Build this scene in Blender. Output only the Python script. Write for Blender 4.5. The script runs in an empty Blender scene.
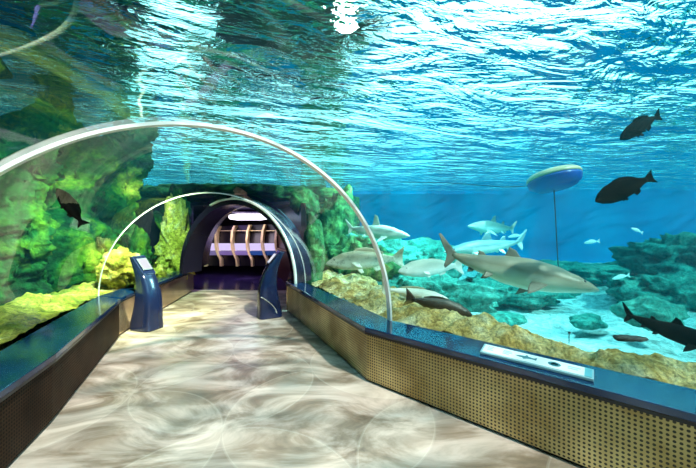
import bpy, bmesh, math, random
from mathutils import Vector, Matrix, noise
random.seed(7)
S = bpy.context.scene
COL = S.collection
F = 320.0; HZ = 229.0; CX = 348.0; CAMZ = 1.6
PI = math.pi

def at(px, py, d):
    """world point seen at photo pixel (px, py) at depth d in front of the camera"""
    return Vector(((px - CX) / F * d, d, CAMZ - (py - HZ) / F * d))

# ------------------------------------------------------------------ materials
class NT:
    def __init__(s, name):
        s.m = bpy.data.materials.new(name); s.m.use_nodes = True
        s.t = s.m.node_tree; s.t.nodes.clear()
        s.out = s.t.nodes.new('ShaderNodeOutputMaterial')
    def n(s, typ, ins=None, **props):
        nd = s.t.nodes.new(typ)
        for k, v in props.items(): setattr(nd, k, v)
        for k, v in (ins or {}).items():
            sock = nd.inputs[k]
            if isinstance(v, bpy.types.NodeSocket): s.t.links.new(v, sock)
            elif isinstance(v, bpy.types.Node): s.t.links.new(v.outputs[0], sock)
            else: sock.default_value = v
        return nd
    def math(s, op, a, b=0.0, clamp=False):
        nd = s.n('ShaderNodeMath', {0: a, 1: b}, operation=op); nd.use_clamp = clamp
        return nd.outputs[0]
    def ramp(s, fac, stops, interp='LINEAR'):
        nd = s.n('ShaderNodeValToRGB', {0: fac}); cr = nd.color_ramp; cr.interpolation = interp
        while len(cr.elements) < len(stops): cr.elements.new(0.5)
        for e, (p, c) in zip(cr.elements, stops):
            e.position = p; e.color = (*c, 1) if len(c) == 3 else c
        return nd.outputs[0]
    def mixc(s, fac, a, b, bt='MIX'):
        nd = s.n('ShaderNodeMix', data_type='RGBA', blend_type=bt)
        for i, v in ((0, fac), (6, a), (7, b)):
            if isinstance(v, bpy.types.NodeSocket): s.t.links.new(v, nd.inputs[i])
            elif i == 0: nd.inputs[0].default_value = v
            else: nd.inputs[i].default_value = (*v, 1)
        return nd.outputs[2]
    def coord(s, kind='Object', scale=(1, 1, 1), rot=(0, 0, 0), loc=(0, 0, 0)):
        tc = s.n('ShaderNodeTexCoord')
        mp = s.n('ShaderNodeMapping', {0: tc.outputs[kind], 'Scale': scale, 'Rotation': rot, 'Location': loc})
        return mp.outputs[0]
    def noise(s, vec, scale, detail=3, rough=.5, dist=0.0):
        return s.n('ShaderNodeTexNoise', {'Vector': vec, 'Scale': scale, 'Detail': detail, 'Roughness': rough, 'Distortion': dist}).outputs[0]
    def bsdf(s, **kw):
        p = s.n('ShaderNodeBsdfPrincipled')
        for k, v in kw.items():
            k = k.replace('_', ' ')
            if isinstance(v, bpy.types.NodeSocket): s.t.links.new(v, p.inputs[k])
            else: p.inputs[k].default_value = (*v, 1) if (isinstance(v, tuple) and len(v) == 3) else v
        s.t.links.new(p.outputs[0], s.out.inputs[0])
        return p
    def surf(s, node): s.t.links.new(node.outputs[0], s.out.inputs[0])

def simple(name, col, rough=.5, metal=0.0, var=.0, scale=6, bump=0.0, spec=.5):
    t = NT(name); v = t.coord()
    c = col
    kw = {}
    if var or bump:
        nz = t.noise(v, scale, 5)
    if var:
        lo = tuple(max(0, x * (1 - var)) for x in col); hi = tuple(min(1, x * (1 + var)) for x in col)
        c = t.ramp(nz, [(.3, lo), (.7, hi)])
    if bump:
        kw['Normal'] = t.n('ShaderNodeBump', {'Height': nz, 'Strength': bump, 'Distance': .03}).outputs[0]
    t.bsdf(Base_Color=c, Roughness=rough, Metallic=metal, Specular_IOR_Level=spec, **kw)
    return t.m

def emis(name, col, st):
    t = NT(name); t.surf(t.n('ShaderNodeEmission', {0: (*col, 1), 1: st})); return t.m

def mat_perf(name, c1, c2, hole, pitch=.028, rad=.30, metal=.75, rough=.38, spec=.5):
    t = NT(name)
    uv = t.coord('UV')
    sx = t.n('ShaderNodeSeparateXYZ', {0: uv})
    u = t.math('FRACT', t.math('DIVIDE', sx.outputs[0], pitch)); v = t.math('FRACT', t.math('DIVIDE', sx.outputs[1], pitch))
    du = t.math('SUBTRACT', u, .5); dv = t.math('SUBTRACT', v, .5)
    r = t.math('SQRT', t.math('ADD', t.math('MULTIPLY', du, du), t.math('MULTIPLY', dv, dv)))
    inside = t.math('LESS_THAN', r, rad)
    nz = t.noise(t.coord('Object', (1, 1, 1)), 2.2, 3)
    base = t.ramp(nz, [(.35, c1), (.65, c2)])
    col = t.mixc(inside, base, hole)
    mt = t.math('MULTIPLY', t.math('SUBTRACT', 1.0, inside), metal)
    b = t.n('ShaderNodeBump', {'Height': t.math('SUBTRACT', 1.0, inside), 'Strength': .6, 'Distance': .004})
    t.bsdf(Base_Color=col, Metallic=mt, Roughness=rough, Specular_IOR_Level=spec, Normal=b.outputs[0])
    return t.m

def mat_rock(name, cols, scale=1.6, bump=.7, seed=0.0):
    t = NT(name); v = t.coord('Object', (1, 1, 1), loc=(seed, seed * 1.7, 0))
    a = t.noise(v, scale, 6, .6, .6)
    k = len(cols)
    c = t.ramp(a, [(.30 + .40 * i / (k - 1), cols[i]) for i in range(k)])
    f = t.noise(v, scale * 7, 8, .72, .5)
    c = t.mixc(.7, c, t.ramp(f, [(.38, (.10, .10, .09)), (.60, (1, 1, 1))]), 'MULTIPLY')
    h = t.math('ADD', t.math('MULTIPLY', f, .5), t.noise(v, scale * 3, 5, .6))
    b = t.n('ShaderNodeBump', {'Height': h, 'Strength': bump, 'Distance': .12})
    t.bsdf(Base_Color=c, Roughness=.85, Specular_IOR_Level=.2, Normal=b.outputs[0])
    return t.m

def mat_water_surface():
    t = NT('rippled water surface')
    v = t.coord('Object', rot=(0, 0, math.radians(-20)))
    v = t.n('ShaderNodeMapping', {0: v, 'Scale': (.52, 1.12, 1)}).outputs[0]
    big = t.noise(v, .55, 2, .5, .8)
    mid = t.noise(v, 1.45, 3, .55, 1.4)
    fine = t.noise(v, 6.5, 3, .6, .8)
    h = t.math('ADD', t.math('MULTIPLY', big, 1.1), t.math('ADD', t.math('MULTIPLY', mid, .50), t.math('MULTIPLY', fine, .13)))
    b = t.n('ShaderNodeBump', {'Height': h, 'Strength': 1.0, 'Distance': WAVE})
    fr = t.n('ShaderNodeFresnel', {'IOR': SIOR, 'Normal': b.outputs[0]})
    tr = t.n('ShaderNodeBsdfTransparent', {0: (1, 1, 1, 1)})
    gl = t.n('ShaderNodeBsdfGlossy', {0: (.95, .97, 1, 1), 'Roughness': .02, 'Normal': b.outputs[0]})
    rf = t.n('ShaderNodeBsdfRefraction', {0: (1, 1, 1, 1), 'Roughness': 0.0, 'IOR': SIOR, 'Normal': b.outputs[0]})
    tt = t.n('ShaderNodeMixShader', {0: .6, 1: tr.outputs[0], 2: rf.outputs[0]})
    mx = t.n('ShaderNodeMixShader', {0: fr.outputs[0], 1: tt.outputs[0], 2: gl.outputs[0]})
    t.surf(mx); return t.m

def mat_acrylic():
    t = NT('clear acrylic')
    v = t.coord('Object', (1, 1, 1))
    b = t.n('ShaderNodeBump', {'Height': t.noise(v, 1.3, 1), 'Strength': .25, 'Distance': .02})
    fr = t.n('ShaderNodeFresnel', {'IOR': 1.22, 'Normal': b.outputs[0]})
    tr = t.n('ShaderNodeBsdfTransparent', {0: (.985, .995, .99, 1)})
    gl = t.n('ShaderNodeBsdfGlossy', {0: (1, 1, 1, 1), 'Roughness': .015, 'Normal': b.outputs[0]})
    geo = t.n('ShaderNodeNewGeometry')
    # only front faces reflect: inside a solid pane the exit face matches the water behind it
    fac = t.math('MULTIPLY', fr.outputs[0], t.math('SUBTRACT', 1.0, geo.outputs['Backfacing']))
    t.surf(t.n('ShaderNodeMixShader', {0: fac, 1: tr.outputs[0], 2: gl.outputs[0]})); return t.m

def mat_floor():
    t = NT('polished floor with petal pattern')
    v = t.coord('Object', (1, 1, 1), rot=(0, 0, math.radians(28)), loc=(.2, .1, 0))
    s_ = 1.25
    sx = t.n('ShaderNodeSeparateXYZ', {0: v})
    u = t.math('FRACT', t.math('DIVIDE', sx.outputs[0], s_)); w = t.math('FRACT', t.math('DIVIDE', sx.outputs[1], s_))
    cnt = None; edge = None
    for cx in (0, 1):
        for cy in (0, 1):
            dx = t.math('SUBTRACT', u, float(cx)); dy = t.math('SUBTRACT', w, float(cy))
            r = t.math('SQRT', t.math('ADD', t.math('MULTIPLY', dx, dx), t.math('MULTIPLY', dy, dy)))
            c = t.math('LESS_THAN', r, .7071)
            e = t.math('LESS_THAN', t.math('ABSOLUTE', t.math('SUBTRACT', r, .7071)), .007)
            cnt = c if cnt is None else t.math('ADD', cnt, c)
            edge = e if edge is None else t.math('MAXIMUM', edge, e)
    leaf = t.math('GREATER_THAN', cnt, 1.5)
    nz = t.noise(t.coord('Object', (1.0, 1.9, 1), rot=(0, 0, .35)), 1.15, 6, .6, 1.3)
    a = t.ramp(nz, [(.30, (.11, .075, .05)), (.43, (.27, .19, .14)), (.58, (.60, .47, .41)), (.75, (.80, .67, .62))])
    bcol = t.ramp(nz, [(.30, (.15, .105, .075)), (.43, (.35, .26, .20)), (.58, (.69, .56, .49)), (.75, (.88, .76, .71))])
    c = t.mixc(leaf, a, bcol)
    c = t.mixc(t.math('MULTIPLY', edge, .12), c, (.9, .84, .76))
    t.bsdf(Base_Color=c, Roughness=.32, Specular_IOR_Level=.5)
    return t.m

def mat_water_volume():
    t = NT('tank water')
    ab = t.n('ShaderNodeVolumeAbsorption', {'Color': (.05, .86, .92, 1), 'Density': ABS})
    if SCAT > 0:
        sc = t.n('ShaderNodeVolumeScatter', {'Color': (.03, .72, 1.0, 1), 'Density': SCAT, 'Anisotropy': .3})
        ad = t.n('ShaderNodeAddShader', {0: ab.outputs[0], 1: sc.outputs[0]})
        t.t.links.new(ad.outputs[0], t.out.inputs[1])
    else:
        t.t.links.new(ab.outputs[0], t.out.inputs[1])
    return t.m

WAVE = .55; SIOR = 1.145; ABS = .17; SCAT = .010

# ------------------------------------------------------------------ mesh helpers
class MB:
    def __init__(s): s.v = []; s.f = []; s.uv = {}
    def add(s, vs, fs):
        o = len(s.v); s.v += [Vector(v) for v in vs]; s.f += [tuple(i + o for i in f) for f in fs]; return o
    def rings(s, rings, cap=True, closed=True):
        n = len(rings[0]); o = len(s.v)
        for r in rings: s.v += [Vector(p) for p in r]
        for i in range(len(rings) - 1):
            for j in range(n if closed else n - 1):
                k = (j + 1) % n
                s.f.append((o + i * n + j, o + i * n + k, o + (i + 1) * n + k, o + (i + 1) * n + j))
        if cap:
            s.f.append(tuple(o + j for j in reversed(range(n))))
            s.f.append(tuple(o + (len(rings) - 1) * n + j for j in range(n)))
    def prism(s, poly, z0, z1):
        """poly: xy list counter-clockwise"""
        n = len(poly)
        if sum(poly[i][0] * poly[(i + 1) % n][1] - poly[(i + 1) % n][0] * poly[i][1] for i in range(n)) < 0: poly = poly[::-1]
        s.rings([[(x, y, z0) for x, y in poly], [(x, y, z1) for x, y in poly]])
    def box(s, a, b):
        s.prism([(a[0], a[1]), (b[0], a[1]), (b[0], b[1]), (a[0], b[1])], a[2], b[2])
    def tube(s, pts, r, n=10, cap=True):
        pts = [Vector(p) for p in pts]; rr = []
        for i, p in enumerate(pts):
            d = (pts[min(i + 1, len(pts) - 1)] - pts[max(i - 1, 0)]).normalized()
            u = d.cross(Vector((0, 0, 1)));
            if u.length < .05: u = d.cross(Vector((0, 1, 0)))
            u.normalize(); w = d.cross(u)
            q = r[i] if isinstance(r, (list, tuple)) else r
            rr.append([p + (u * math.cos(2 * PI * k / n) + w * math.sin(2 * PI * k / n)) * q for k in range(n)])
        s.rings(rr, cap)
    def ell(s, c, rx, ry, rz, n=16, m=10):
        c = Vector(c)
        s.rings([[c + Vector((rx * math.sin(a) * math.cos(2 * PI * k / n), ry * math.sin(a) * math.sin(2 * PI * k / n), rz * math.cos(a))) for k in range(n)]
                 for a in [PI * (i + .12) / (m - .76) for i in range(m)]])
    def build(s, name, mat, parent=None, smooth=False, bevel=0, M=None, sub=0):
        me = bpy.data.meshes.new(name)
        vs = [(M @ v) if M else v for v in s.v]
        me.from_pydata([tuple(v) for v in vs], [], s.f)
        bm = bmesh.new(); bm.from_mesh(me); bmesh.ops.recalc_face_normals(bm, faces=bm.faces); bm.to_mesh(me); bm.free()
        me.materials.append(mat)
        if smooth:
            for p in me.polygons: p.use_smooth = True
        o = bpy.data.objects.new(name, me); COL.objects.link(o)
        if parent: o.parent = parent
        if bevel:
            b = o.modifiers.new('bevel', 'BEVEL'); b.width = bevel; b.segments = 2; b.limit_method = 'ANGLE'
        if sub:
            b = o.modifiers.new('sub', 'SUBSURF'); b.levels = sub; b.render_levels = sub
        return o

def empty(name, loc=(0, 0, 0)):
    o = bpy.data.objects.new(name, None); COL.objects.link(o); o.location = loc; return o
def tag(o, label=None, cat=None, group=None, kind=None):
    if label: o['label'] = label
    if cat: o['category'] = cat
    if group: o['group'] = group
    if kind: o['kind'] = kind
    return o
def structure(o): o['kind'] = 'structure'; return o
def sub(a, b, s): return (Vector(a[:2]) + (Vector(b[:2]) - Vector(a[:2])) * s)

# ------------------------------------------------------------------ tunnel stations: right foot, left foot (xy)
ZB = .58
ST = [((3.46, .92), (.37, -1.08)), ((.48, 3.59), (-2.61, 1.59)), ((-.80, 6.04), (-3.80, 4.87)), ((-.84, 6.20), (-3.78, 7.60))]
VR = [1.86, 1.86, 1.64, 1.66]
def arch(i, grow=0.0, n=96, a0=0.0, a1=PI):
    R, L = Vector(ST[i][0]), Vector(ST[i][1]); C = (R + L) / 2; r = (R - L).normalized(); hw = (R - L).length / 2
    return [Vector((C.x + r.x * (hw + grow) * math.cos(a), C.y + r.y * (hw + grow) * math.cos(a), ZB + (VR[i] + grow) * math.sin(a)))
            for a in [a0 + (a1 - a0) * k / n for k in range(n + 1)]]

M_acr = mat_acrylic()
# acrylic panes, one per section, solid 4 cm sheets
for i in range(3):
    mb = MB(); rr = []
    K = 6
    for k in range(K + 1):
        f = k / K
        inn = [a.lerp(b, f) for a, b in zip(arch(i), arch(i + 1))]
        ou = [a.lerp(b, f) for a, b in zip(arch(i, .04), arch(i + 1, .04))]
        rr.append(inn + ou[::-1])
    mb.rings(rr, cap=False)
    w = mb.build('window_%d' % (i + 1), M_acr, smooth=True)
    structure(w); w.data.set_sharp_from_angle(angle=math.radians(40))

# water body: tank box with the tunnel and the far room cut out of it
TANK = (-13.0, -5.0, 27.0, 20.0); ZS = 3.8; ZT = -.9
mb = MB()
mb.box((TANK[0], TANK[1], ZT), (TANK[2], TANK[3], ZS - .01))
nb = len(mb.f)
def inner(i):
    a = arch(i, .045, 20)
    R, L = Vector(ST[i][0]), Vector(ST[i][1]); r = (R - L).normalized() * .045
    return [Vector((R.x + r.x, R.y + r.y, -.3))] + a + [Vector((L.x - r.x, L.y - r.y, -.3))]
ri = [inner(0), inner(1), inner(2), inner(3)]
big = []
for y in (8.7, 15.2):
    base = ri[3]; q = []
    for p in base:
        s_ = 1.0
        q.append(Vector((-3.7 + (p.x + 2.45) * 1.95, y, -.3 if p.z < 0 else .4 + (p.z - .4) * 1.45)))
    big.append(q)
ri.append([Vector((p.x * 1.02, 7.4 if p.x > -2.5 else 8.1, p.z)) for p in ri[3]])
ri += big
mb.rings(ri)
vol = MB(); vol.v = mb.v; vol.f = mb.f
me = bpy.data.meshes.new('water_body'); me.from_pydata([tuple(v) for v in vol.v], [], vol.f)
bm = bmesh.new(); bm.from_mesh(me); bm.faces.ensure_lookup_table()
fin = list(bm.faces)[nb:]
bmesh.ops.recalc_face_normals(bm, faces=list(bm.faces)[:nb]); bmesh.ops.recalc_face_normals(bm, faces=fin)
bmesh.ops.reverse_faces(bm, faces=fin)
bm.to_mesh(me); bm.free(); me.materials.append(mat_water_volume())
wb = bpy.data.objects.new('water_body', me); COL.objects.link(wb); structure(wb)

# water surface sheet
mb = MB(); mb.add([(TANK[0], TANK[1], ZS), (TANK[2], TANK[1], ZS), (TANK[2], TANK[3], ZS), (TANK[0], TANK[3], ZS)], [(0, 1, 2, 3)])
ws = mb.build('water_surface', mat_water_surface()); structure(ws)
if ws.data.polygons[0].normal.z < 0: ws.data.flip_normals()

# ------------------------------------------------------------------ floors, walls, added dark slabs
M_floor = mat_floor()
mb = MB(); mb.prism([(4.2, -.6), (4.0, 1.2), (.7, 4.0), (-.7, 6.4), (-.9, 8.3), (-4.2, 8.45), (-4.2, 5.0), (-2.9, 1.4), (.2, -2.0), (2.5, -2.2)], -.1, 0)
structure(mb.build('floor', M_floor))
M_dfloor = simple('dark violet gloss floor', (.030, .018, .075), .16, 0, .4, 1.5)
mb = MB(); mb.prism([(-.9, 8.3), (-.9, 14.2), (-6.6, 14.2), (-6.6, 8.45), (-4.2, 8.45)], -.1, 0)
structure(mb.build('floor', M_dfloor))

M_blue = None
def mat_tankwall():
    t = NT('tank wall in water haze blue')
    v = t.coord('Object', (1, 1, 1))
    nz = t.noise(v, .35, 3, .5)
    c = t.ramp(nz, [(.3, (.002, .26, .62)), (.7, (.004, .44, .85))])  # wall blue stands in for the haze of deep water
    t.bsdf(Base_Color=c, Roughness=.8, Specular_IOR_Level=.1); return t.m
M_blue = mat_tankwall()
for nm, a, b in (('wall_back', (TANK[0], TANK[3], -1), (TANK[2], TANK[3] + .3, 4.0)), ('wall_right', (TANK[2], TANK[1], -1), (TANK[2] + .3, TANK[3], 4.0)),
                 ('wall_left', (TANK[0] - .3, TANK[1], -1), (TANK[0], TANK[3], 4.0)), ('wall_front', (TANK[0], TANK[1] - .3, -1), (TANK[2], TANK[1], 4.0))):
    mb = MB(); mb.box(a, b); structure(mb.build(nm, M_blue))

# dark slabs added over the pool, cut ragged to darken parts of the surface
M_dark_slab = simple('added dark slab', (.006, .010, .010), .8, 0, .3, 1)
for cs in ([(-16, 2.2), (-1.45, 2.2), (-10.2, 15.5), (-16, 15.5)], [(-1.6, 3.4), (.0, 3.4), (-.1, 9.2), (-4.4, 9.4)]):
    mb = MB(); P_ = []
    for k in range(4):
        a, b = Vector(cs[k]), Vector(cs[(k + 1) % 4]); n_ = int((b - a).length / .25) + 1; nn = Vector((-(b - a).y, (b - a).x)).normalized()
        for q in range(n_):
            p = a.lerp(b, q / n_); P_.append(tuple(p + nn * (noise.fractal(Vector((p.x, p.y, 1.5)) * .9, .8, 2, 4) * .8)))
    mb.prism(P_, 4.8, 5.0); structure(mb.build('ceiling', M_dark_slab))  # ceiling in name only: slabs added to darken the water view

# ------------------------------------------------------------------ rocks and sand
def hsh(p, s, o=5, H=.9):
    return noise.fractal(Vector(p) * s, H, 2.0, o)
M_sand = mat_rock('golden rubble sand', [(.32, .18, .05), (.70, .46, .14), (.92, .72, .34), (.98, .88, .60)], 3.6, .9)
M_pale = mat_rock('pale sand bed', [(.50, .62, .62), (.80, .86, .84), (.9, .92, .9)], .9, .3)
M_green = mat_rock('mossy green rock', [(.001, .008, .006), (.003, .022, .012), (.012, .11, .025), (.16, .30, .02), (.80, .66, .07)], 1.0, 1.0)
M_green2 = mat_rock('green reef rock', [(.01, .03, .01), (.03, .17, .06), (.12, .34, .10), (.50, .46, .12)], 1.3, .8, 3)
M_yellow = mat_rock('lit yellow algae rock', [(.10, .18, .03), (.50, .46, .05), (.92, .74, .14), (.98, .90, .50)], 2.6, 1.0, 5)  # algae yellow, with the strong light on these rocks brightened into the colour
M_teal = mat_rock('teal reef rock', [(.02, .16, .13), (.05, .34, .28), (.16, .50, .40)], 1.4, .8, 9)

# deep tank bed (one continuous sheet of pale sand with dunes)
mb = MB(); NX, NY = 120, 80
for j in range(NY + 1):
    for i in range(NX + 1):
        x = TANK[0] + .02 + (TANK[2] - TANK[0] - .04) * i / NX; y = TANK[1] + .02 + (TANK[3] - TANK[1] - .04) * j / NY
        mb.v.append(Vector((x, y, -.72 + .22 * hsh((x, y, 0), .6, 4) + .02 * max(0, y - 8))))
for j in range(NY):
    for i in range(NX):
        a = j * (NX + 1) + i; mb.f.append((a, a + 1, a + NX + 2, a + NX + 1))
o = mb.build('sand_bed', M_pale, smooth=True)
bm = None
tag(o, 'pale sand bed of the tank beyond the golden ledge', 'sand', kind='stuff')

def strip(name, path_in, path_out, zin, zout, mat, n=140, m=26, amp=.06, seed=0, crest=.12, drop=-1.0):
    """ledge of rubble: runs from the pane (path_in) outwards to path_out, then falls away"""
    def samp(path, t):
        L = [0]
        for a, b in zip(path, path[1:]): L.append(L[-1] + (Vector(b) - Vector(a)).length)
        t *= L[-1]
        for k in range(len(path) - 1):
            if t <= L[k + 1] + 1e-9:
                return Vector(path[k]).lerp(Vector(path[k + 1]), (t - L[k]) / (L[k + 1] - L[k]))
        return Vector(path[-1])
    mb = MB()
    for i in range(n + 1):
        a = samp(path_in, i / n); b = samp(path_out, i / n)
        for j in range(m + 1):
            s_ = j / m
            if s_ <= .7:
                p = a.lerp(b, s_ / .7); z = zin + (zout - zin) * s_ / .7 + crest * math.sin(PI * min(1, s_ / .7)) ** 1
            else:
                q = (s_ - .7) / .3; p = b + (b - a).normalized() * q * .5; z = zout + (drop - zout) * q
            nz = hsh((p.x + seed, p.y, z * .5), 2.2, 5) * amp * (0.25 + min(1, j / 4)) + hsh((p.x, p.y + seed, z), 8, 3) * amp * .35
            mb.v.append(Vector((p.x, p.y, z + nz)))
    for i in range(n):
        for j in range(m):
            a = i * (m + 1) + j; mb.f.append((a, a + 1, a + m + 2, a + m + 1))
    # skirt down at the pane side
    return mb.build(name, mat, smooth=True)
o = strip('sand_ledge', [(3.53, .98), (.53, 3.64), (-.70, 6.12), (-.75, 7.6)], [(4.25, 1.25), (2.05, 3.0), (1.15, 4.45), (.3, 6.9), (.1, 8.2)], .54, .56, M_sand, crest=.06, amp=.10, n=260, m=44)
tag(o, 'golden rubble sand ledge running along the right bench behind the acrylic', 'sand ledge')
o = strip('sand_ledge', [(.2, -1.2), (-2.72, 1.6), (-3.90, 4.85), (-4.00, 7.6)], [(-.7, -1.5), (-3.7, 1.3), (-4.7, 4.9), (-4.7, 7.9)], .54, .62, M_yellow, amp=.09, seed=4, crest=.05)
tag(o, 'yellow rubble ledge behind the left bench', 'sand ledge')

def rock(name, c, r, mat, label, cat='rock', seed=0, amp=.35, freq=1.1, sub_=5, rot=0, group=None, ridged=.0):
    bm = bmesh.new(); bmesh.ops.create_icosphere(bm, subdivisions=sub_, radius=1)
    rx, ry, rz = r
    for v in bm.verts:
        d = v.co.normalized(); p = Vector((d.x * rx, d.y * ry, d.z * rz))
        q = p * freq + Vector((seed * 3.1, seed * 1.3, seed * 7.7))
        k = 1 + amp * noise.fractal(q, .8, 2.1, 6) + amp * .5 * (0.5 - abs(noise.noise(q * 2.3)) * 2) - ridged * abs(noise.noise(q * 1.3)) * 1.5
        v.co = p * max(.3, k)
    bmesh.ops.rotate(bm, verts=bm.verts, cent=(0, 0, 0), matrix=Matrix.Rotation(rot, 3, 'Z'))
    me = bpy.data.meshes.new(name); bm.to_mesh(me); bm.free(); me.materials.append(mat)
    for p in me.polygons: p.use_smooth = True
    o = bpy.data.objects.new(name, me); COL.objects.link(o); o.location = c
    return tag(o, label, cat, group)

# left rock face: one continuous cliff with buttresses and hollows
LP = [(.4, -3.2), (-3.7, .5), (-4.65, 3.0), (-5.1, 5.2), (-5.1, 6.4), (-5.15, 7.6)]
def lp(t):
    k = t * (len(LP) - 1); i = min(int(k), len(LP) - 2); return Vector(LP[i]).lerp(Vector(LP[i + 1]), k - i)
mb = MB(); NU, NV = 380, 150
for i in range(NU + 1):
    t = i / NU; p = lp(t); d = (lp(min(1, t + .01)) - lp(max(0, t - .01))).normalized(); nrm = Vector((d.y, -d.x))
    for j in range(NV + 1):
        z = -.4 + (3.2 + .9 * t + .35 * math.sin(t * 21)) * j / NV
        b = .38 * math.sin(t * 34 + .8 * math.sin(z * 1.3)) + .75 * noise.fractal(Vector((p.x * .8, p.y * .8, z * .55)) + Vector((3, 1, 0)), .9, 2, 6) + .34 * noise.fractal(Vector((p.x * 3, p.y * 3, z * 2.2)), .7, 2, 6) + .30 * (.35 - abs(noise.noise(Vector((p.x * 2.1, p.y * 2.1, z * .9)))) * 1.6)
        lean = .30 * max(0, 1.2 - z) + .22 * max(0, z - 2.3) ** 1.5
        q = p + nrm * (b * .62 + lean)
        mb.v.append(Vector((q.x, q.y, z)))
for i in range(NU):
    for j in range(NV):
        a = i * (NV + 1) + j; mb.f.append((a, a + 1, a + NV + 2, a + NV + 1))
o = mb.build('rock_cliff', M_green, smooth=True); so = o.modifiers.new('s', 'SOLIDIFY'); so.thickness = .3; so.offset = -1
tag(o, 'tall mossy green and yellow rock cliff along the left side of the tunnel', 'rock cliff')

# far cliff closing the tank behind the dark room
mb = MB(); NU, NV = 220, 70
for i in range(NU + 1):
    t = i / NU; x = -12.6 + 13.3 * t
    for j in range(NV + 1):
        z = -.6 + (4.25 + .12 * math.sin(t * 17)) * j / NV
        edge = 1.8 * max(0, (t - .86) / .14) ** 2
        y = 15.9 + edge * 1.6 - 1.5 * noise.fractal(Vector((x * .5, 3.0, z * .45)), .8, 2, 6) - .9 * (.3 - abs(noise.noise(Vector((x * .8, 1, z * .5))))) + .35 * max(0, z - 2)
        mb.v.append(Vector((x, min(19.5, max(14.45, y)), z)))
for i in range(NU):
    for j in range(NV):
        a = i * (NV + 1) + j; mb.f.append((a, a + 1, a + NV + 2, a + NV + 1))
o = mb.build('rock_cliff', M_green2, smooth=True); so = o.modifiers.new('s', 'SOLIDIFY'); so.thickness = .2; so.offset = 1
tag(o, 'distant shadowy green cliff closing the tank above and behind the portal', 'rock cliff')

# ------------------------------------------------------------------ ribs and portal
M_steel = simple('brushed white steel', (.92, .92, .90), .35, .15, .04, 4)
M_rim = simple('white rim', (.88, .90, .86), .35, .1)
def ring(name, i, g0, g1, dep, mat, shift=0.0, a0=0.0, a1=PI, parent=None, n=64):
    R, L = Vector(ST[i][0]), Vector(ST[i][1]); r = (R - L).normalized(); ax = Vector((-r.y, r.x, 0))
    mb = MB(); rr = []
    for a, b in zip(arch(i, g0, n, a0, a1), arch(i, g1, n, a0, a1)):
        s0 = ax * (shift - dep / 2); s1 = ax * (shift + dep / 2)
        rr.append([a + s0, b + s0, b + s1, a + s1])
    mb.rings(rr); return mb.build(name, mat, parent, smooth=False)
o = ring('arch_rib', 1, -.030, -.005, .06, M_steel, n=96)
tag(o, 'white steel arch rib spanning the tunnel in the foreground', 'arch rib')
o = ring('arch_rib', 2, -.012, .0, .010, M_rim, n=96)
tag(o, 'thin seam arch at the last acrylic joint before the dark portal', 'arch rib')
M_port = simple('dark violet portal metal', (.022, .016, .045), .22, .3)
po = empty('portal', (-2.44, 7.15, 0))
o = ring('frame', 3, -.13, .0, .50, M_port); o.parent = po; o.matrix_parent_inverse = po.matrix_basis.inverted()
_A = arch(3, .0, 48); _B = arch(3, .12, 48); mb = MB(); rr = []
for a, b in zip(_A, _B): rr.append([a + Vector((-.08, .2, 0)), b + Vector((-.08, .2, 0)), b + Vector((-.28, 1.75, 0)), a + Vector((-.28, 1.75, 0))])
mb.rings(rr); o = mb.build('lining', M_port, po); 
o = ring('rim', 3, -.03, .0, .05, M_rim, shift=-.28, a0=0, a1=PI * .62); o.parent = po
tag(po, 'dark violet arched portal at the end of the acrylic tunnel', 'portal')
for c in po.children: c.matrix_parent_inverse = Matrix.Translation(-po.location)

# ------------------------------------------------------------------ benches
M_top = simple('deep blue gloss worktop', (.004, .026, .085), .12, 0, .25, 2, spec=.7)
M_edge = simple('black edge', (.006, .007, .012), .3)
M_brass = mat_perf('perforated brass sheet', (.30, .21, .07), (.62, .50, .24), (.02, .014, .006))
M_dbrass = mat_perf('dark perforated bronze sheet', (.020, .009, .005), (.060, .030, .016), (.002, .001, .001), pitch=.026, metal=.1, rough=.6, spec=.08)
M_bronze = simple('polished bronze panel', (.52, .36, .24), .2, .7, .35, 2)
def panel(name, a, b, z0, z1, mat, parent, th=.02):
    a, b = Vector(a), Vector(b); d = (b - a).normalized(); n = Vector((-d.y, d.x)) * th
    L = (b - a).length
    me = bpy.data.meshes.new(name)
    v = [(a.x, a.y, z0), (b.x, b.y, z0), (b.x, b.y, z1), (a.x, a.y, z1), (a.x + n.x, a.y + n.y, z0), (b.x + n.x, b.y + n.y, z0), (b.x + n.x, b.y + n.y, z1), (a.x + n.x, a.y + n.y, z1)]
    f = [(0, 1, 2, 3), (5, 4, 7, 6), (4, 0, 3, 7), (1, 5, 6, 2), (3, 2, 6, 7), (4, 5, 1, 0)]
    me.from_pydata(v, [], f); uvl = me.uv_layers.new(name='UVMap')
    for p in me.polygons:
        for li in p.loop_indices:
            q = Vector(v[me.loops[li].vertex_index]); uvl.data[li].uv = ((q.xy - a).dot(d), q.z)
    me.materials.append(mat); o = bpy.data.objects.new(name, me); COL.objects.link(o); o.parent = parent
    o.matrix_parent_inverse = Matrix.Translation(-parent.location); return o
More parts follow.
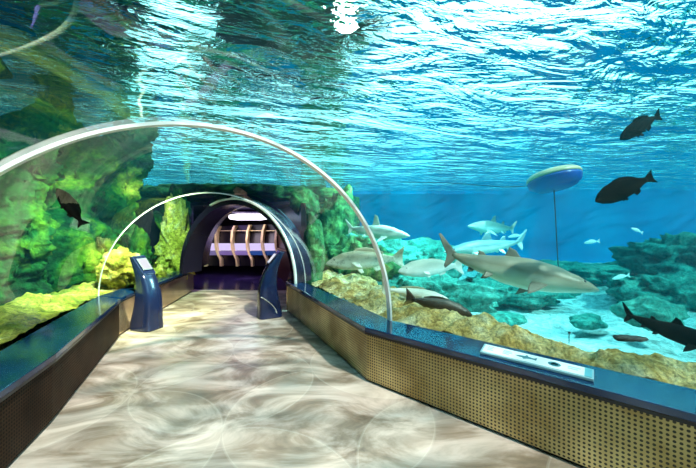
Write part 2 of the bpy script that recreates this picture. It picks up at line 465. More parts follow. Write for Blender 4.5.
def bench(front, back, mats, label, zt=ZB, th=.05, over=.03, closed_end=True, name='bench'):
    c = sum((Vector(p) for p in front), Vector((0, 0))) / len(front)
    root = empty(name, (c.x, c.y, 0)); tag(root, label, 'bench')
    side = 1 if (Vector(back[0]) - Vector(front[0])).cross(Vector(front[1]) - Vector(front[0])) > 0 else -1
    fo = []
    for f, b in zip(front, back):
        d = (Vector(f) - Vector(b)).normalized() * over; fo.append(tuple(Vector(f) + d))
    for k, (z0, z1, m, nm) in enumerate(((zt - th, zt, M_top, 'worktop'), (zt - th - .022, zt - th - .001, M_edge, 'edge_strip'))):
        mb = MB(); mb.prism(fo + list(back)[::-1], z0, z1); o = mb.build(nm, m, root, bevel=.006 if k == 0 else 0)
        o.matrix_parent_inverse = Matrix.Translation(-root.location)
    for i in range(len(front) - 1):
        a, b = front[i], front[i + 1]
        if side > 0: a, b = b, a
        o = panel('panel', a, b, .03, zt - th - .023, mats[i], root)
        mbk = MB(); aa, bb = Vector(a), Vector(b); d = (bb - aa).normalized(); n = Vector((-d.y, d.x))
        mbk.prism([tuple(aa + n * .03), tuple(bb + n * .03), tuple(bb + n * .05), tuple(aa + n * .05)], .001, .03)
        q = mbk.build('plinth', M_edge, root); q.matrix_parent_inverse = Matrix.Translation(-root.location)
    # end panel facing down the tunnel
    a, b = Vector(front[-1]), Vector(back[-1])
    if side > 0: a, b = b, a
    panel('end_panel', tuple(a), tuple(b), .03, zt - th - .023, M_bronze, root, .015)
    return root
RF = [(3.21, .64), (.20, 3.346), (-1.19, 6.24)]
RB = [(3.46, .92), (.48, 3.59), (-.80, 6.04)]
bench(RF, RB, [M_brass, M_brass], 'long low bench of perforated brass with a blue top on the right')
bench([(-1.20, 6.50), (-1.38, 8.0)], [(-.90, 6.42), (-1.0, 8.0)], [M_bronze], 'short blue topped bench inside the portal on its right')
LF = [(.62, -.80), (-2.16, 1.85), (-2.43, 2.626), (-3.36, 4.70)]
LBk = [(.37, -1.08), (-2.61, 1.59), (-2.86, 2.55), (-3.80, 4.87)]
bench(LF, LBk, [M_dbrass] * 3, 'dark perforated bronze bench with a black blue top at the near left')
bench([(-3.40, 4.76), (-3.50, 5.2), (-3.98, 8.25)], [(-3.80, 4.89), (-3.84, 5.2), (-4.25, 8.25)], [M_bronze] * 2, 'tan bronze clad bench behind the left kiosk')

# information board on the right bench
M_white = simple('white board', (.85, .88, .90), .35)
M_cyan = simple('pale cyan print', (.12, .42, .50), .4)
M_teal_p = simple('dark teal print', (.02, .12, .16), .4)
M_red = simple('red print', (.6, .12, .12), .4)
c = [Vector(p) for p in ((1.19, 2.79), (1.075, 2.61), (1.634, 2.126), (1.75, 2.276))]
ib = empty('information_board', ((c[0] + c[2]) / 2).to_3d()); ib.location.z = ZB; tag(ib, 'long white fish identification board lying on the right bench top', 'sign')
def bpt(u, v, z): # u along 0..1, v across 0..1
    p = c[0].lerp(c[3], u).lerp(c[1].lerp(c[2], u), v); return Vector((p.x, p.y, z))
def bquad(name, u0, v0, u1, v1, z0, z1, mat, bev=0):
    mb = MB(); mb.rings([[bpt(u0, v0, z0), bpt(u1, v0, z0), bpt(u1, v1, z0), bpt(u0, v1, z0)], [bpt(u0, v0, z1), bpt(u1, v0, z1), bpt(u1, v1, z1), bpt(u0, v1, z1)]])
    o = mb.build(name, mat, ib, bevel=bev); o.matrix_parent_inverse = Matrix.Translation(-ib.location); return o
bquad('frame', 0, 0, 1, 1, ZB + .001, ZB + .022, simple('grey cyan plastic frame', (.30, .48, .54), .3), .004)
bquad('face', .02, .08, .93, .92, ZB + .0225, ZB + .025, M_white)
bquad('end_panel', .935, .08, .985, .92, ZB + .0225, ZB + .0252, M_cyan)
def bshape(name, pts, mat):
    mb = MB(); mb.rings([[bpt(u, v, ZB + .0252) for u, v in pts], [bpt(u, v, ZB + .0262) for u, v in pts]]); o = mb.build(name, mat, ib)
    o.matrix_parent_inverse = Matrix.Translation(-ib.location)
bshape('shark_mark', [(.34, .50), (.38, .42), (.43, .38), (.445, .22), (.46, .38), (.51, .44), (.54, .30), (.535, .60), (.50, .56), (.45, .62), (.42, .72), (.41, .60), (.37, .58)], M_teal_p)
bshape('oval_mark', [(.69 + .055 * math.cos(a), .5 + .22 * math.sin(a)) for a in [2 * PI * k / 20 for k in range(20)]], M_teal_p)
bshape('oval_centre', [(.69 + .03 * math.cos(a), .5 + .10 * math.sin(a)) for a in [2 * PI * k / 20 for k in range(20)]], M_cyan)
for u0, u1, v0 in ((.06, .13, .25), (.06, .11, .42), (.06, .12, .58), (.22, .30, .3), (.22, .31, .45), (.22, .28, .6), (.80, .90, .35), (.80, .88, .52)):
    bquad('print_line', u0, v0, u1, v0 + .05, ZB + .0252, ZB + .0258, M_red if u0 == .06 and v0 < .3 else M_cyan)

# ------------------------------------------------------------------ kiosks
M_kio = simple('blue black lacquer', (.010, .018, .065), .15, .2, spec=.8)
M_scr = emis('lit screen', (.86, .88, .96), 1.0)
def kiosk(base, lean, h, label, prof, stripe):
    """prof: (z fraction, centre offset along lean, half width along lean, half depth)"""
    root = empty('kiosk', base); tag(root, label, 'information kiosk')
    e = Vector((math.cos(lean), math.sin(lean), 0)); n = Vector((-e.y, e.x, 0)); B = Vector(base)
    mb = MB(); rr = []
    # interpolate the profile smoothly
    K = 40
    def ip(t):
        k = t * (len(prof) - 1); i = min(int(k), len(prof) - 2); f = k - i; f2 = f * f * (3 - 2 * f)
        P = [prof[max(0, i - 1)], prof[i], prof[i + 1], prof[min(len(prof) - 1, i + 2)]]
        return [.5 * (2 * P[1][q] + (-P[0][q] + P[2][q]) * f + (2 * P[0][q] - 5 * P[1][q] + 4 * P[2][q] - P[3][q]) * f * f + (-P[0][q] + 3 * P[1][q] - 3 * P[2][q] + P[3][q]) * f ** 3) for q in range(4)]
    for k in range(K + 1):
        z, o_, w, dp = ip(k / K)
        tilt = 0.0 if z < .75 else (z - .75) * stripe['tilt']
        ring_ = []
        for q in range(24):
            a = 2 * PI * q / 24; ca, sa = math.cos(a), math.sin(a)
            sx = math.copysign(abs(ca) ** .45, ca) * w; sy = math.copysign(abs(sa) ** .45, sa) * dp
            ring_.append(e * (o_ + sx) + n * sy + Vector((0, 0, z * h - tilt * sx)))
        rr.append(ring_)
    mb.rings(rr); o = mb.build('body', M_kio, root, smooth=True)
    return root, e, n, ip, h
def slab(name, P, ex, ey, ez, sx, sy, sz, mat, root, bev=.004):
    mb = MB(); vs = [[P + ex * a * sx + ey * b * sy + ez * c_ * sz for a, b in ((-1, -1), (1, -1), (1, 1), (-1, 1))] for c_ in (0, 1)]
    mb.rings(vs); return mb.build(name, mat, root, bevel=bev)
# left kiosk: leans left, screen looks right and up
def make_kiosk(base, lean, h, label, flip):
    prof = [(0, .0, .215, .17), (.12, .0, .205, .165), (.30, .025, .180, .155), (.48, .03, .155, .145), (.62, .0, .130, .13), (.74, -.04, .108, .125), (.86, -.115, .078, .12), (.95, -.18, .060, .115), (1.0, -.22, .045, .11)]
    root, e, n, ip, h = kiosk(base, lean, h, label, [(a, -b, c_, d) for a, b, c_, d in prof], {'tilt': 0.0})
    # head: slanted slab carrying the screen
    p0 = Vector((0, 0, 0)) + e * (-.045) * -1
    A = e * -.02 + Vector((0, 0, .80 * h)); Bp = e * .20 + Vector((0, 0, 1.02 * h))
    A = e * -.045 + Vector((0, 0, .77 * h)); Bp = e * .18 + Vector((0, 0, 1.0 * h))
    up = (Bp - A).normalized(); out = n.cross(up).normalized()
    if out.z < 0: out = -out
    mid = (A + Bp) / 2
    slab('head', mid - out * .035, up, n, out, (Bp - A).length / 2 + .015, .115, .045, M_kio, root, .012)
    slab('screen_bezel', mid + out * .026, up, n, out, .115, .085, .004, simple('grey bezel', (.25, .27, .33), .3, .5), root, .002)
    slab('screen', mid + out * .031, up, n, out, .098, .066, .003, M_scr, root, 0)
    # curved silver trim low on the body
    if flip > 0: return root
    pts = []
    for k in range(15):
        f = k / 14; z = .07 + f * .26; zf = z * h / h
        _, o_, w, dp = ip(0) if zf <= 0 else (0, 0, 0, 0)
        zz = z; ww = .205 - .10 * zz
        x = (-.09 + .27 * f ** 1.6) * 1.0
        pts.append((x, z))
    mb = MB(); r1 = []
    for x, z in pts:
        y = -.166 - .004
        c0 = e * (x * -1) + n * (y if n.y > 0 else -y) + Vector((0, 0, z * h))
        r1.append([c0 + e * .009, c0 + e * .009 + n * .012 * (-1 if n.y > 0 else 1) * 0 + Vector((0, 0, .018)), c0 - e * .009 + Vector((0, 0, .018)) + n * .001, c0 - e * .009 + n * .02 * (1 if n.y > 0 else -1)])
    mb.rings(r1); mb.build('trim_strip', simple('silver trim', (.8, .82, .85), .2, .8), root)
    return root
kl = make_kiosk((-3.235, 5.15, .001), math.radians(162), 1.15, 'dark blue curved information kiosk by the left bench, leaning left', 1)
kr = make_kiosk((-1.44, 5.85, .001), math.radians(28), 1.18, 'dark blue curved information kiosk near the right bench end, leaning right', -1)

# ------------------------------------------------------------------ far room
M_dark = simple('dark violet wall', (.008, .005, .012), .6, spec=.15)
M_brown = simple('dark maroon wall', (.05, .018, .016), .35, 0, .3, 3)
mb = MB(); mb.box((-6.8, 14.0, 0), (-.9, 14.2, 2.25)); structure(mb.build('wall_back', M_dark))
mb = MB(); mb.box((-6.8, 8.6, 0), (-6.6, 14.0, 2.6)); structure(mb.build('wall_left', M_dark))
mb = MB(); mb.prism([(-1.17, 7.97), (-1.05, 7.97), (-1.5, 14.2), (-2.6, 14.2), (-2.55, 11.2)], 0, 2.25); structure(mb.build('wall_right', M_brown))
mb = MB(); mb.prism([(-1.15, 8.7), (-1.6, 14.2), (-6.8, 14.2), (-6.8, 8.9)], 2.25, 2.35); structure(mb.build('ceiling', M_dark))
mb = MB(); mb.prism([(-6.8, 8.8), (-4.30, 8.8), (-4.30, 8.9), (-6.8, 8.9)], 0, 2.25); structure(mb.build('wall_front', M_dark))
# handrail on the maroon wall
mb = MB(); mb.tube([(-1.30, 8.2, .95), (-2.52, 11.0, .95)], .02); tag(mb.build('handrail', simple('bronze rail', (.4, .25, .15), .3, .8), None), 'thin bronze handrail on the maroon wall inside the portal', 'handrail')

# row of display bays with curved golden ribs
M_gold = simple('golden rib', (.95, .72, .34), .4, .2)
M_lit = emis('lit lavender panel', (.74, .62, 1.0), 1.0)
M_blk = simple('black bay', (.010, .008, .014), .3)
dc = empty('display_wall', (-3.9, 11.4, 0)); tag(dc, 'row of black display bays with curved golden ribs and glowing lavender panels in the far room', 'display wall')
def dpart(mb, name, mat, sm=False, bev=0, par=None):
    o = mb.build(name, mat, par or dc, smooth=sm, bevel=bev); o.matrix_parent_inverse = Matrix.Translation(-dc.location) if par is None else Matrix.Identity(4); return o
D = 11.0
ribx = [201, 216.5, 232.5, 247.5, 262.5, 276]
def rp(px, py, d): return at(px, py, d)
ribs = []
for k, x in enumerate(ribx):
    dd = D + .35 * (5 - k) * 0.3
    pts = [rp(x + 3, 224 + (5 - k) * .5, dd), rp(x + .8, 231, dd - .1), rp(x, 240, dd - .18), rp(x + .5, 248, dd - .2), rp(x + 2.5, 254, dd - .25), rp(x + 5, 259, dd - .3), rp(x + 5.5, 266, dd - .3)]
    ribs.append(pts)
    mb = MB(); rr = []
    for i, p in enumerate(pts):
        rr.append([p + Vector((-.035, -.12, 0)), p + Vector((.035, -.12, 0)), p + Vector((.035, .14, 0)), p + Vector((-.035, .14, 0))])
    mb.rings(rr); dpart(mb, 'rib', M_gold)
for k in range(5):
    A, B_ = ribs[k], ribs[k + 1]
    def quadp(i0, f0, i1, f1, name, mat, off=0.0, th=.03):
        a0 = A[i0].lerp(A[min(i0 + 1, 6)], f0); b0 = B_[i0].lerp(B_[min(i0 + 1, 6)], f0); a1 = A[i1].lerp(A[min(i1 + 1, 6)], f1); b1 = B_[i1].lerp(B_[min(i1 + 1, 6)], f1)
        e_ = Vector((.036, 0, 0)); y0 = Vector((0, off, 0)); y1 = Vector((0, off + th, 0))
        mb = MB(); mb.rings([[a0 + e_ + y0, b0 - e_ + y0, b1 - e_ + y0, a1 + e_ + y0], [a0 + e_ + y1, b0 - e_ + y1, b1 - e_ + y1, a1 + e_ + y1]]); return dpart(mb, name, mat)
    quadp(0, 0, 2, .4, 'back_board', M_blk, .10)
    quadp(2, .42, 3, .45, 'lit_panel', M_lit, .04)
    quadp(3, .5, 4, .2, 'console', simple('lavender console', (.35, .28, .55), .3) if k < 3 else simple('blue console', (.03, .12, .35), .3), -.06, .06)
    quadp(4, .25, 6, 0, 'kick_board', M_blk, .06)
    quadp(0, .9, 1, 0, 'shelf', M_gold, -.02, .08)
# glowing lamps near the ceiling
mb = MB()
lp0 = at(249, 217, 10.6)
root = empty('ceiling_lamp', (lp0.x, lp0.y, lp0.z)); tag(root, 'long glowing lavender white lamp hanging above the display bays', 'lamp')
mb = MB(); mb.rings([[Vector((x, .30 * math.cos(a) , .11 * math.sin(a))) * (1 if abs(x) < .7 else .75) for a in [2 * PI * q / 16 for q in range(16)]] for x in (-.80, -.72, -.4, 0, .4, .72, .80)])
mb.build('diffuser', emis('lamp glow', (.90, .84, 1.0), 2.2), root, smooth=True)
mb = MB(); mb.box((-.85, -.35, .12), (.85, .35, .15)); mb.build('housing', M_port, root, bevel=.01)
mb = MB(); mb.tube([(-.4, 0, .15), (-.4, 0, 2.3 - lp0.z - .002)], .012); mb.build('rod', M_port, root)
mb = MB(); mb.tube([(.4, 0, .15), (.4, 0, 2.3 - lp0.z - .002)], .012); mb.build('rod', M_port, root)

# ------------------------------------------------------------------ reef rocks on the right
def R_(px, py, d): return at(px, py, d)
RK = [
 ((333, 243, 8.6), (.62, .55, 1.3), M_green2, 'tall green rock pillar just right of the portal', 1),
 ((354, 268, 7.6), (.80, .7, .72), M_green2, 'green reef mound between the portal and the white rib', 2),
 ((372, 262, 8.6), (1.3, .9, .70), M_teal, 'teal green reef rock behind the foot of the white rib', 3),
 ((420, 262, 9.4), (1.1, .9, .55), M_teal, 'flat topped teal rock behind the pale fish', 4),
 ((422, 296, 7.0), (1.3, .8, .45), M_teal, 'low teal rock slab under the pale fish', 5),
 ((500, 291, 9.4), (1.9, .8, .42), M_teal, 'wide low teal rock below the big shark', 6),
 ((588, 322, 7.2), (.42, .3, .14), M_teal, 'small teal stone on the pale sand right of the big shark', 7),
 ((668, 294, 9.8), (1.7, 1.0, .60), M_teal, 'large hazy teal reef rock at the far right', 8),
 ((700, 268, 12.5), (2.4, 1.6, 1.1), M_teal, 'distant dark teal reef at the right edge', 9),
 ((560, 272, 13.0), (2.0, 1.2, .35), M_teal, 'distant low pale reef at the foot of the buoy line', 10),
 ((652, 315, 6.2), (.55, .4, .32), M_teal, 'ribbed teal coral rock behind the dark shark', 11),
 ((304, 204, 8.3), (.38, .3, .36), M_green2, 'green rock resting over the right shoulder of the portal', 14),
 ((314, 258, 6.85), (.21, .34, .85), M_green2, 'upright green rock on the sand beside the right foot of the portal', 12),
 ((505, 318, 7.0), (.55, .3, .12), M_teal, 'thin teal stone on the sand behind the dark grouper', 13),
]
for (q, r, m, lab, sd) in RK:
    rock('reef_rock', R_(*q), r, m, lab, 'rock', seed=sd, amp=.42, freq=1.5)
LK = [((118, 268, 5.55), (.34, .28, .30), M_yellow, 'yellow algae boulder left of the left kiosk', 21), ((150, 272, 6.9), (.34, .3, .26), M_yellow, 'pale yellow boulder behind the left kiosk', 22),
      ((176, 250, 7.9), (.36, .3, 1.0), M_yellow, 'yellow rock pillar beside the portal on the left', 23), ((176, 236, 8.2), (.38, .3, .95), M_green, 'green rock stack right behind the left edge of the portal', 25), ((136, 262, 6.6), (.35, .3, .5), M_green, 'mossy green stone standing between the two yellow boulders', 26)]
for (q, r, m, lab, sd) in LK:
    rock('boulder', R_(*q), r, m, lab, 'rock', seed=sd, amp=.55, freq=2.6)
# rock shell over the roof of the far room
rock('rock_roof', (-3.6, 11.0, 2.72), (3.2, 2.3, .30), M_green2, 'green rock mass above the portal behind the tunnel', 'rock', 31, .25, .8)

# ------------------------------------------------------------------ fish
def M_fish(name, back, belly, spot=0.0, rough=.45, spec=.4, z0=-.015, z1=.03):
    t = NT(name); v = t.coord('Object')
    z = t.n('ShaderNodeSeparateXYZ', {0: v}).outputs[2]
    nz = t.noise(v, 14, 4, .6)
    zz = t.math('ADD', z, t.math('MULTIPLY', t.math('SUBTRACT', nz, .5), .03))
    f = t.n('ShaderNodeMapRange', {0: zz, 1: z0, 2: z1}).outputs[0]
    c = t.mixc(f, belly, back)
    if spot: c = t.mixc(t.math('MULTIPLY', t.math('GREATER_THAN', t.noise(v, 28, 3), .6), spot), c, tuple(x * .3 for x in back))
    t.bsdf(Base_Color=c, Roughness=rough, Specular_IOR_Level=spec); return t.m
M_eye = simple('black eye', (.01, .01, .01), .1)

def fin(outline, th, taper=True):
    """outline in (x, z); plate with rounded section around y=0"""
    n = len(outline); cx = sum(p[0] for p in outline) / n; cz = sum(p[1] for p in outline) / n
    mb = MB()
    r0 = [Vector((x, 0, z)) for x, z in outline]
    r1 = [Vector((cx + (x - cx) * .80, th, cz + (z - cz) * .80)) for x, z in outline]
    r2 = [Vector((cx + (x - cx) * .80, -th, cz + (z - cz) * .80)) for x, z in outline]
    mb.rings([r2, r0, r1]); return mb

def fish(name, nose, tail, prof, mat, fins, label, cat='fish', bend=0.0, roll=0.0, group=None, eye=(.10, .5), finmat=None, extra=None, eyer=.008):
    """unit fish: nose at x=.5, tail root towards x=-.5; prof = (x, z_mid, half height, half width)"""
    X = (nose - tail); L = X.length; X = X.normalized()
    Y = Vector((0, 0, 1)).cross(X).normalized(); Z = X.cross(Y)
    rot = Matrix((X, Y, Z)).transposed().to_4x4() @ Matrix.Rotation(roll, 4, 'X')
    root = empty(name, (nose + tail) / 2); root.rotation_euler = rot.to_euler(); root.scale = (L, L, L)
    tag(root, label, cat, group)
    def bd(p): return Vector((p.x, p.y + bend * (p.x - .2) ** 2 * (1 if p.x < .2 else 0), p.z))
    # smooth the profile
    mb = MB(); rr = []; K = 44; n = 20
    def ip(x):
        for a, b in zip(prof, prof[1:]):
            if b[0] <= x <= a[0]:
                f = (a[0] - x) / (a[0] - b[0]); f = f * f * (3 - 2 * f) * .5 + f * .5
                return [a[q] + (b[q] - a[q]) * f for q in (1, 2, 3)]
        return prof[-1][1:]
    x0, x1 = prof[0][0], prof[-1][0]
    for k in range(K + 1):
        f = k / K; x = x0 + (x1 - x0) * (f ** 1.25)
        zm, hh, hw = ip(x)
        rr.append([bd(Vector((x, hw * math.cos(2 * PI * q / n), zm + hh * math.sin(2 * PI * q / n)))) for q in range(n)])
    mb.rings(rr); mb.build('body', mat, root, smooth=True)
    for nm, outl, kind in fins:
        m = fin(outl, .006)
        out = []
        if kind[0] == 'v':     # in the midplane
            out = [m.v]
        else:                  # paired: kind = ('p', y, dihedral deg, x hinge, z hinge)
            _, y, dih = kind[0], kind[1], kind[2]
            for s_ in (1, -1):
                M_ = Matrix.Rotation(math.radians(dih) * s_, 3, 'X'); hz = max(p[1] for p in outl); 
                out.append([(M_ @ (p - Vector((0, 0, hz)))) + Vector((0, y * s_, hz)) for p in m.v])
        for vs in out:
            q = MB(); q.v = [bd(v) for v in vs]; q.f = list(m.f); q.build(nm, finmat or mat, root, smooth=False)
    if eye:
        x = .5 - eye[0]; zm, hh, hw = ip(x)
        a = math.asin(eye[1])
        for s_ in (1, -1):
            q = MB(); q.ell((x, s_ * hw * math.cos(a) * .97, zm + hh * eye[1]), eyer, eyer * .6, eyer, 10, 7); q.build('eye', M_eye, root, smooth=True)
    return root

SHP = [(.50, -.004, .004, .006), (.485, -.002, .014, .030), (.44, .002, .034, .056), (.36, .006, .060, .080), (.24, .010, .090, .092), (.10, .010, .106, .094), (-.04, .008, .096, .082), (-.18, .010, .068, .056), (-.30, .016, .042, .032), (-.38, .024, .020, .014), (-.40, .028, .014, .008)]
def sharkfins(k=1.0):
    return [('dorsal_fin', [(.06, .085), (.00, .16 * k), (-.045, .175 * k), (-.05, .15 * k), (-.07, .085), (-.06, .06), (.04, .07)], 'v'),
            ('second_dorsal_fin', [(-.16, .055), (-.20, .10 * k), (-.235, .105 * k), (-.235, .06), (-.24, .03), (-.17, .035)], 'v'),
            ('pectoral_fin', [(.22, -.03), (.12, -.15), (.07, -.19), (.08, -.12), (.11, -.03)], ('p', .058, 50)),
            ('pelvic_fin', [(-.10, -.03), (-.15, -.085), (-.185, -.095), (-.17, -.03)], ('p', .03, 35)),
            ('anal_fin', [(-.22, -.01), (-.25, -.055), (-.285, -.065), (-.28, -.01)], 'v'),
            ('tail_fin', [(-.36, .035), (-.42, .085), (-.50, .155), (-.515, .15), (-.47, .07), (-.435, .02), (-.44, -.06), (-.43, -.075), (-.40, -.04), (-.37, .005)], 'v')]
M_sh1 = M_fish('grey brown shark skin', (.20, .165, .11), (.80, .76, .62), z0=-.055, z1=.02)
M_sh2 = M_fish('blue grey shark skin', (.10, .20, .22), (.60, .75, .70))
M_ray = M_fish('pale grey shark skin', (.38, .46, .40), (.82, .88, .82))
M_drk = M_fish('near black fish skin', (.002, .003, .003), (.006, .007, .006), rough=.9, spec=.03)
M_pal = M_fish('pale pinkish fish skin', (.52, .50, .42), (.92, .84, .80), z0=-.02, z1=.07)
M_grp = M_fish('silver brown fish skin', (.30, .26, .16), (.74, .74, .62), spot=.4, z0=-.05, z1=.06)
M_brn = M_fish('dark golden brown fish skin', (.035, .022, .012), (.30, .20, .06), spot=.5, z0=-.09, z1=-.02)
fish('shark', at(599, 290, 4.15), at(437, 257, 4.8), SHP, M_sh1, sharkfins(.95), 'large grey brown shark with pale belly swimming right above the ledge', 'shark', finmat=simple('dusky fin skin', (.13, .11, .08), .6), bend=-.25, roll=math.radians(-12))
fish('shark', at(410, 236, 7.0), at(345, 229, 7.6), SHP, M_ray, sharkfins(1.5), 'small pale shark with a tall fin just right of the white rib', 'shark')
fish('shark', at(468, 226, 9.0), at(516, 230, 9.6), SHP, M_ray, sharkfins(1.2), 'small pale shark facing left, highest one in the blue water', 'shark')
fish('shark', at(444, 252, 7.2), at(527, 243, 7.6), SHP[:1] + [(a, b, c_ * .75, d * .8) for a, b, c_, d in SHP[1:]], M_sh2, sharkfins(1.0), 'slim blue grey shark facing left just behind the big shark', 'shark')
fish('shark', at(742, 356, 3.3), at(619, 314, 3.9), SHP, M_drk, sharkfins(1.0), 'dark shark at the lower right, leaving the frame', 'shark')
FP = [(.50, -.01, .006, .004), (.47, -.004, .035, .022), (.40, .0, .080, .046), (.28, .008, .122, .062), (.12, .010, .140, .066), (-.05, .008, .120, .054), (-.20, .004, .080, .034), (-.30, .002, .046, .018), (-.355, .0, .036, .010), (-.37, 0, .036, .006)]
def fpk(k, w=1): return [(a, b, c_ * k, d * w) for a, b, c_, d in FP]
def ffins(k=1.0, t=1.0):
    return [('dorsal_fin', [(.20, .11 * k), (.12, .175 * k), (.0, .18 * k), (-.12, .15 * k), (-.22, .10 * k), (-.21, .06 * k), (.0, .09 * k)], 'v'),
            ('anal_fin', [(-.06, -.08 * k), (-.12, -.16 * k), (-.20, -.13 * k), (-.21, -.06 * k)], 'v'),
            ('pectoral_fin', [(.22, -.01), (.14, -.07), (.08, -.08), (.12, .0)], ('p', .055, 25)),
            ('pelvic_fin', [(.14, -.10 * k), (.08, -.17 * k), (.04, -.16 * k), (.07, -.09 * k)], ('p', .015, 12)),
            ('tail_fin', [(-.34, .036), (-.42, .10 * t), (-.50, .15 * t), (-.47, .04), (-.465, -.04), (-.50, -.14 * t), (-.42, -.09 * t), (-.34, -.036)], 'v')]
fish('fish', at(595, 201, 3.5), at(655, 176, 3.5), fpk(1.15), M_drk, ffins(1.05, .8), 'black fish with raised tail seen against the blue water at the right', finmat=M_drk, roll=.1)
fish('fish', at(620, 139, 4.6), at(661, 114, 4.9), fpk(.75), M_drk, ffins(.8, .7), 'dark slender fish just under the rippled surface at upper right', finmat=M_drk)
fish('fish', at(326, 263, 5.9), at(405, 258, 6.2), fpk(.85), M_grp, ffins(.9), 'silver brown fish with dark speckles left of the white rib', finmat=M_grp)
fish('fish', at(398, 271, 5.4), at(464, 265, 5.8), fpk(.85, 1.2), M_pal, ffins(.7), 'plump pale pinkish fish facing left behind the shark tail')
fish('fish', at(449, 299, 4.7), at(380, 288, 4.8), fpk(.55), M_pal, ffins(.6), 'slender pale fish facing right just above the dark grouper', finmat=M_grp)
fish('grouper', at(473, 315, 3.75), at(404, 297, 3.95), fpk(.85, 1.2), M_brn, ffins(.8), 'dark golden brown grouper resting over the sand ledge', eyer=.011)
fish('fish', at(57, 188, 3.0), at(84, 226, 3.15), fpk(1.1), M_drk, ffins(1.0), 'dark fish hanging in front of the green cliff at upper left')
for k, (a, b, d, lab) in enumerate([((508, 237), (523, 235), 9, 'tiny white fish facing left under the buoy'), ((584, 243), (600, 241), 9, 'tiny pale fish right of the buoy line'), ((631, 228), (643, 233), 8, 'tiny white fish in the blue water at far right'), ((612, 279), (630, 275), 8, 'tiny pale fish above the far right reef')]):
    fish('small_fish', at(*a, d), at(*b, d), fpk(.8), simple('white fish skin', (.9, .95, .92), .4), ffins(.9)[-1:] + ffins(.9)[:1], lab, group='tiny pale fish in open water', eye=None)

# buoy and its line
M_bb = simple('royal blue float', (.02, .07, .35), .35); M_bo = simple('cream orange float band', (.85, .55, .35), .4)
bp = at(554, 180, 8.2); by = empty('buoy', bp); by.scale = (.71, .71, .71); tag(by, 'round blue float with a cream orange band hanging under the surface', 'buoy')
def lathe(prof, mat, name, n=40):
    mb = MB(); mb.rings([[Vector((r * math.cos(2 * PI * k / n), r * math.sin(2 * PI * k / n) , z)) for k in range(n)] for r, z in prof]); return mb.build(name, mat, by, smooth=True)
lathe([(.02, -.36), (.35, -.35), (.62, -.30), (.80, -.18), (.86, -.03), (.86, .06)], M_bb, 'hull')
lathe([(.87, .061), (.875, .12), (.84, .20), (.74, .27)], M_bo, 'band')
lathe([(.735, .271), (.5, .32), (.2, .34), (.02, .345)], M_bb, 'cap')
by.rotation_euler = (math.radians(-12), math.radians(-7), 0)
mb = MB(); mb.tube([at(554, 189, 8.2), at(556, 226, 8.3), at(558, 264, 8.5), at(559, 268, 8.5)], .014, 8)
tag(mb.build('rope', simple('dark rope', (.02, .03, .04), .7)), 'thin dark rope hanging from the blue buoy to the reef', 'rope')
mb = MB(); mb.tube([at(400, 182, 13), at(450, 183, 13), at(504, 187, 10.3), at(530, 186, 8.3)], .014, 6)
tag(mb.build('rope', simple('dark rope', (.02, .03, .04), .7)), 'thin dark line running left from the buoy under the surface', 'rope')
# small things on the sand
p = at(628, 338, 2.95)
rock('driftwood', p, (.14, .05, .028), simple('dark wood', (.02, .015, .012), .8), 'small dark flat piece of driftwood on the ledge at the right', 'driftwood', 41, .3, 6, 4, rot=-.2)
p = at(569, 337, 2.9); mb = MB(); mb.tube([p + Vector((0, 0, -.06)), p, p + Vector((.003, 0, .035))], [.004, .004, .003], 8); mb.ell(p + Vector((.004, 0, .04)), .011, .011, .010)
tag(mb.build('marker_peg', M_edge, smooth=True), 'tiny black headed peg standing in the sand ledge', 'peg')

# ------------------------------------------------------------------ floodlights of the hall above the pool
M_fl = emis('floodlight lens', (1, .96, .90), 120)
for px, py, r_, lab in ((346, 26, .17, 'round hall floodlight glaring through the water at top centre'),):
    d = (4.62 - CAMZ) * F / (HZ - py); p = at(px, py, d)
    root = empty('floodlight', p); tag(root, lab, 'floodlight')
    n_ = 24
    mb = MB(); mb.rings([[Vector((q * math.cos(2 * PI * k / n_), q * math.sin(2 * PI * k / n_), z)) for k in range(n_)] for q, z in ((r_ * 1.08, .0), (r_ * 1.0, .12), (r_ * .55, .26), (.05, .30))]); mb.build('housing', M_edge, root, smooth=True)
    mb = MB(); mb.rings([[Vector((q * math.cos(2 * PI * k / n_), q * math.sin(2 * PI * k / n_), z)) for k in range(n_)] for q, z in ((r_, -.002), (r_ * .8, -.03), (.02, -.04))]); mb.build('lens', M_fl, root, smooth=True)
    mb = MB(); mb.tube([(0, 0, .28), (0, 0, .42)], .02); mb.build('rod', M_edge, root)
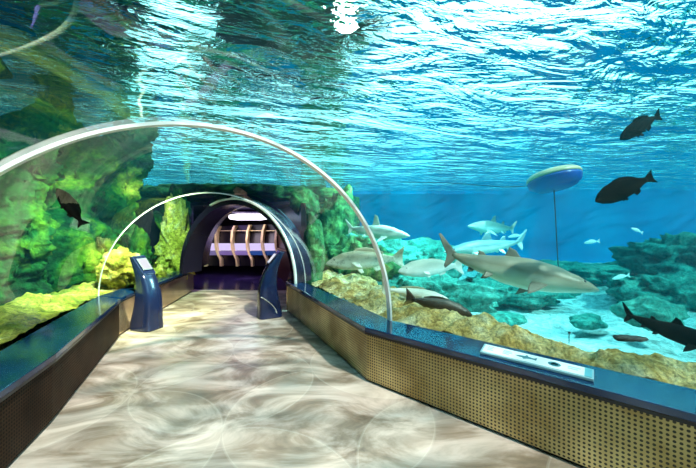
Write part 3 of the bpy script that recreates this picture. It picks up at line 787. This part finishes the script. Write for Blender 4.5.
# ------------------------------------------------------------------ light
W = bpy.data.worlds.new('world'); S.world = W; W.use_nodes = True
nt = W.node_tree; nt.nodes.clear()
bg = nt.nodes.new('ShaderNodeBackground'); wo = nt.nodes.new('ShaderNodeOutputWorld'); nt.links.new(bg.outputs[0], wo.inputs[0])
bg.inputs[0].default_value = (.50, .95, 1.0, 1); bg.inputs[1].default_value = 3.8
def light(kind, name, loc, energy, col=(1, 1, 1), target=None, **kw):
    l = bpy.data.lights.new(name, kind); l.energy = energy; l.color = col
    for k, v in kw.items(): setattr(l, k, v)
    o = bpy.data.objects.new(name, l); COL.objects.link(o); o.location = loc
    if target is not None: o.rotation_euler = (Vector(target) - Vector(loc)).to_track_quat('-Z', 'Y').to_euler()
    return o
light('SUN', 'sun', (9.8, -4.4, 12), 25, (1, .73, .62), (1.6, 5.0, 0), angle=math.radians(2))
light('SPOT', 'tank_fill', (-2.6, 4.0, 3.6), 2600, (.95, 1, .55), (-4.6, 6.0, .7), spot_size=math.radians(80), spot_blend=.8, shadow_soft_size=.15)  # unseen spot added to brighten the left rocks
light('SPOT', 'tank_fill', (2.0, 7.6, 3.6), 1900, (.8, 1, .9), (-.2, 8.6, .6), spot_size=math.radians(110), spot_blend=.8, shadow_soft_size=.15)  # unseen spot added to liven the green rocks right of the portal
light('SPOT', 'tank_fill', (3.6, 6.6, 3.6), 1300, (.85, 1, .98), (3.4, 7.6, -.5), spot_size=math.radians(100), spot_blend=.8, shadow_soft_size=.15)  # unseen spot added to whiten the pale sand
light('AREA', 'room_fill', (-3.9, 10.2, 2.2), 30, (1, .85, .7), (-3.9, 11.2, 1.2), size=1.2)  # area light added for the display bays, separate from the hanging lamp
light('AREA', 'room_fill', (-3.6, 10.0, 2.15), 45, (.45, .30, 1.0), (-3.6, 10.0, 0), size=2.0)  # violet area light added to brighten the room floor

# ------------------------------------------------------------------ camera
cam = bpy.data.cameras.new('camera'); co = bpy.data.objects.new('camera', cam); COL.objects.link(co)
co.location = (0, 0, CAMZ); co.rotation_euler = (PI / 2, 0, 0)
cam.sensor_width = 36; cam.lens = 36 * F / 696; cam.shift_y = -(234 - HZ) / 696; cam.clip_start = .02
S.camera = co
S.view_settings.view_transform = 'Standard'; S.view_settings.look = 'None'; S.view_settings.gamma = 1; S.view_settings.exposure = 0; S.view_settings.use_curve_mapping = False
S.cycles.max_bounces = 10; S.cycles.transparent_max_bounces = 24; S.cycles.glossy_bounces = 5; S.cycles.diffuse_bounces = 3
S.cycles.sample_clamp_indirect = 6; S.cycles.caustics_reflective = False; S.cycles.caustics_refractive = False
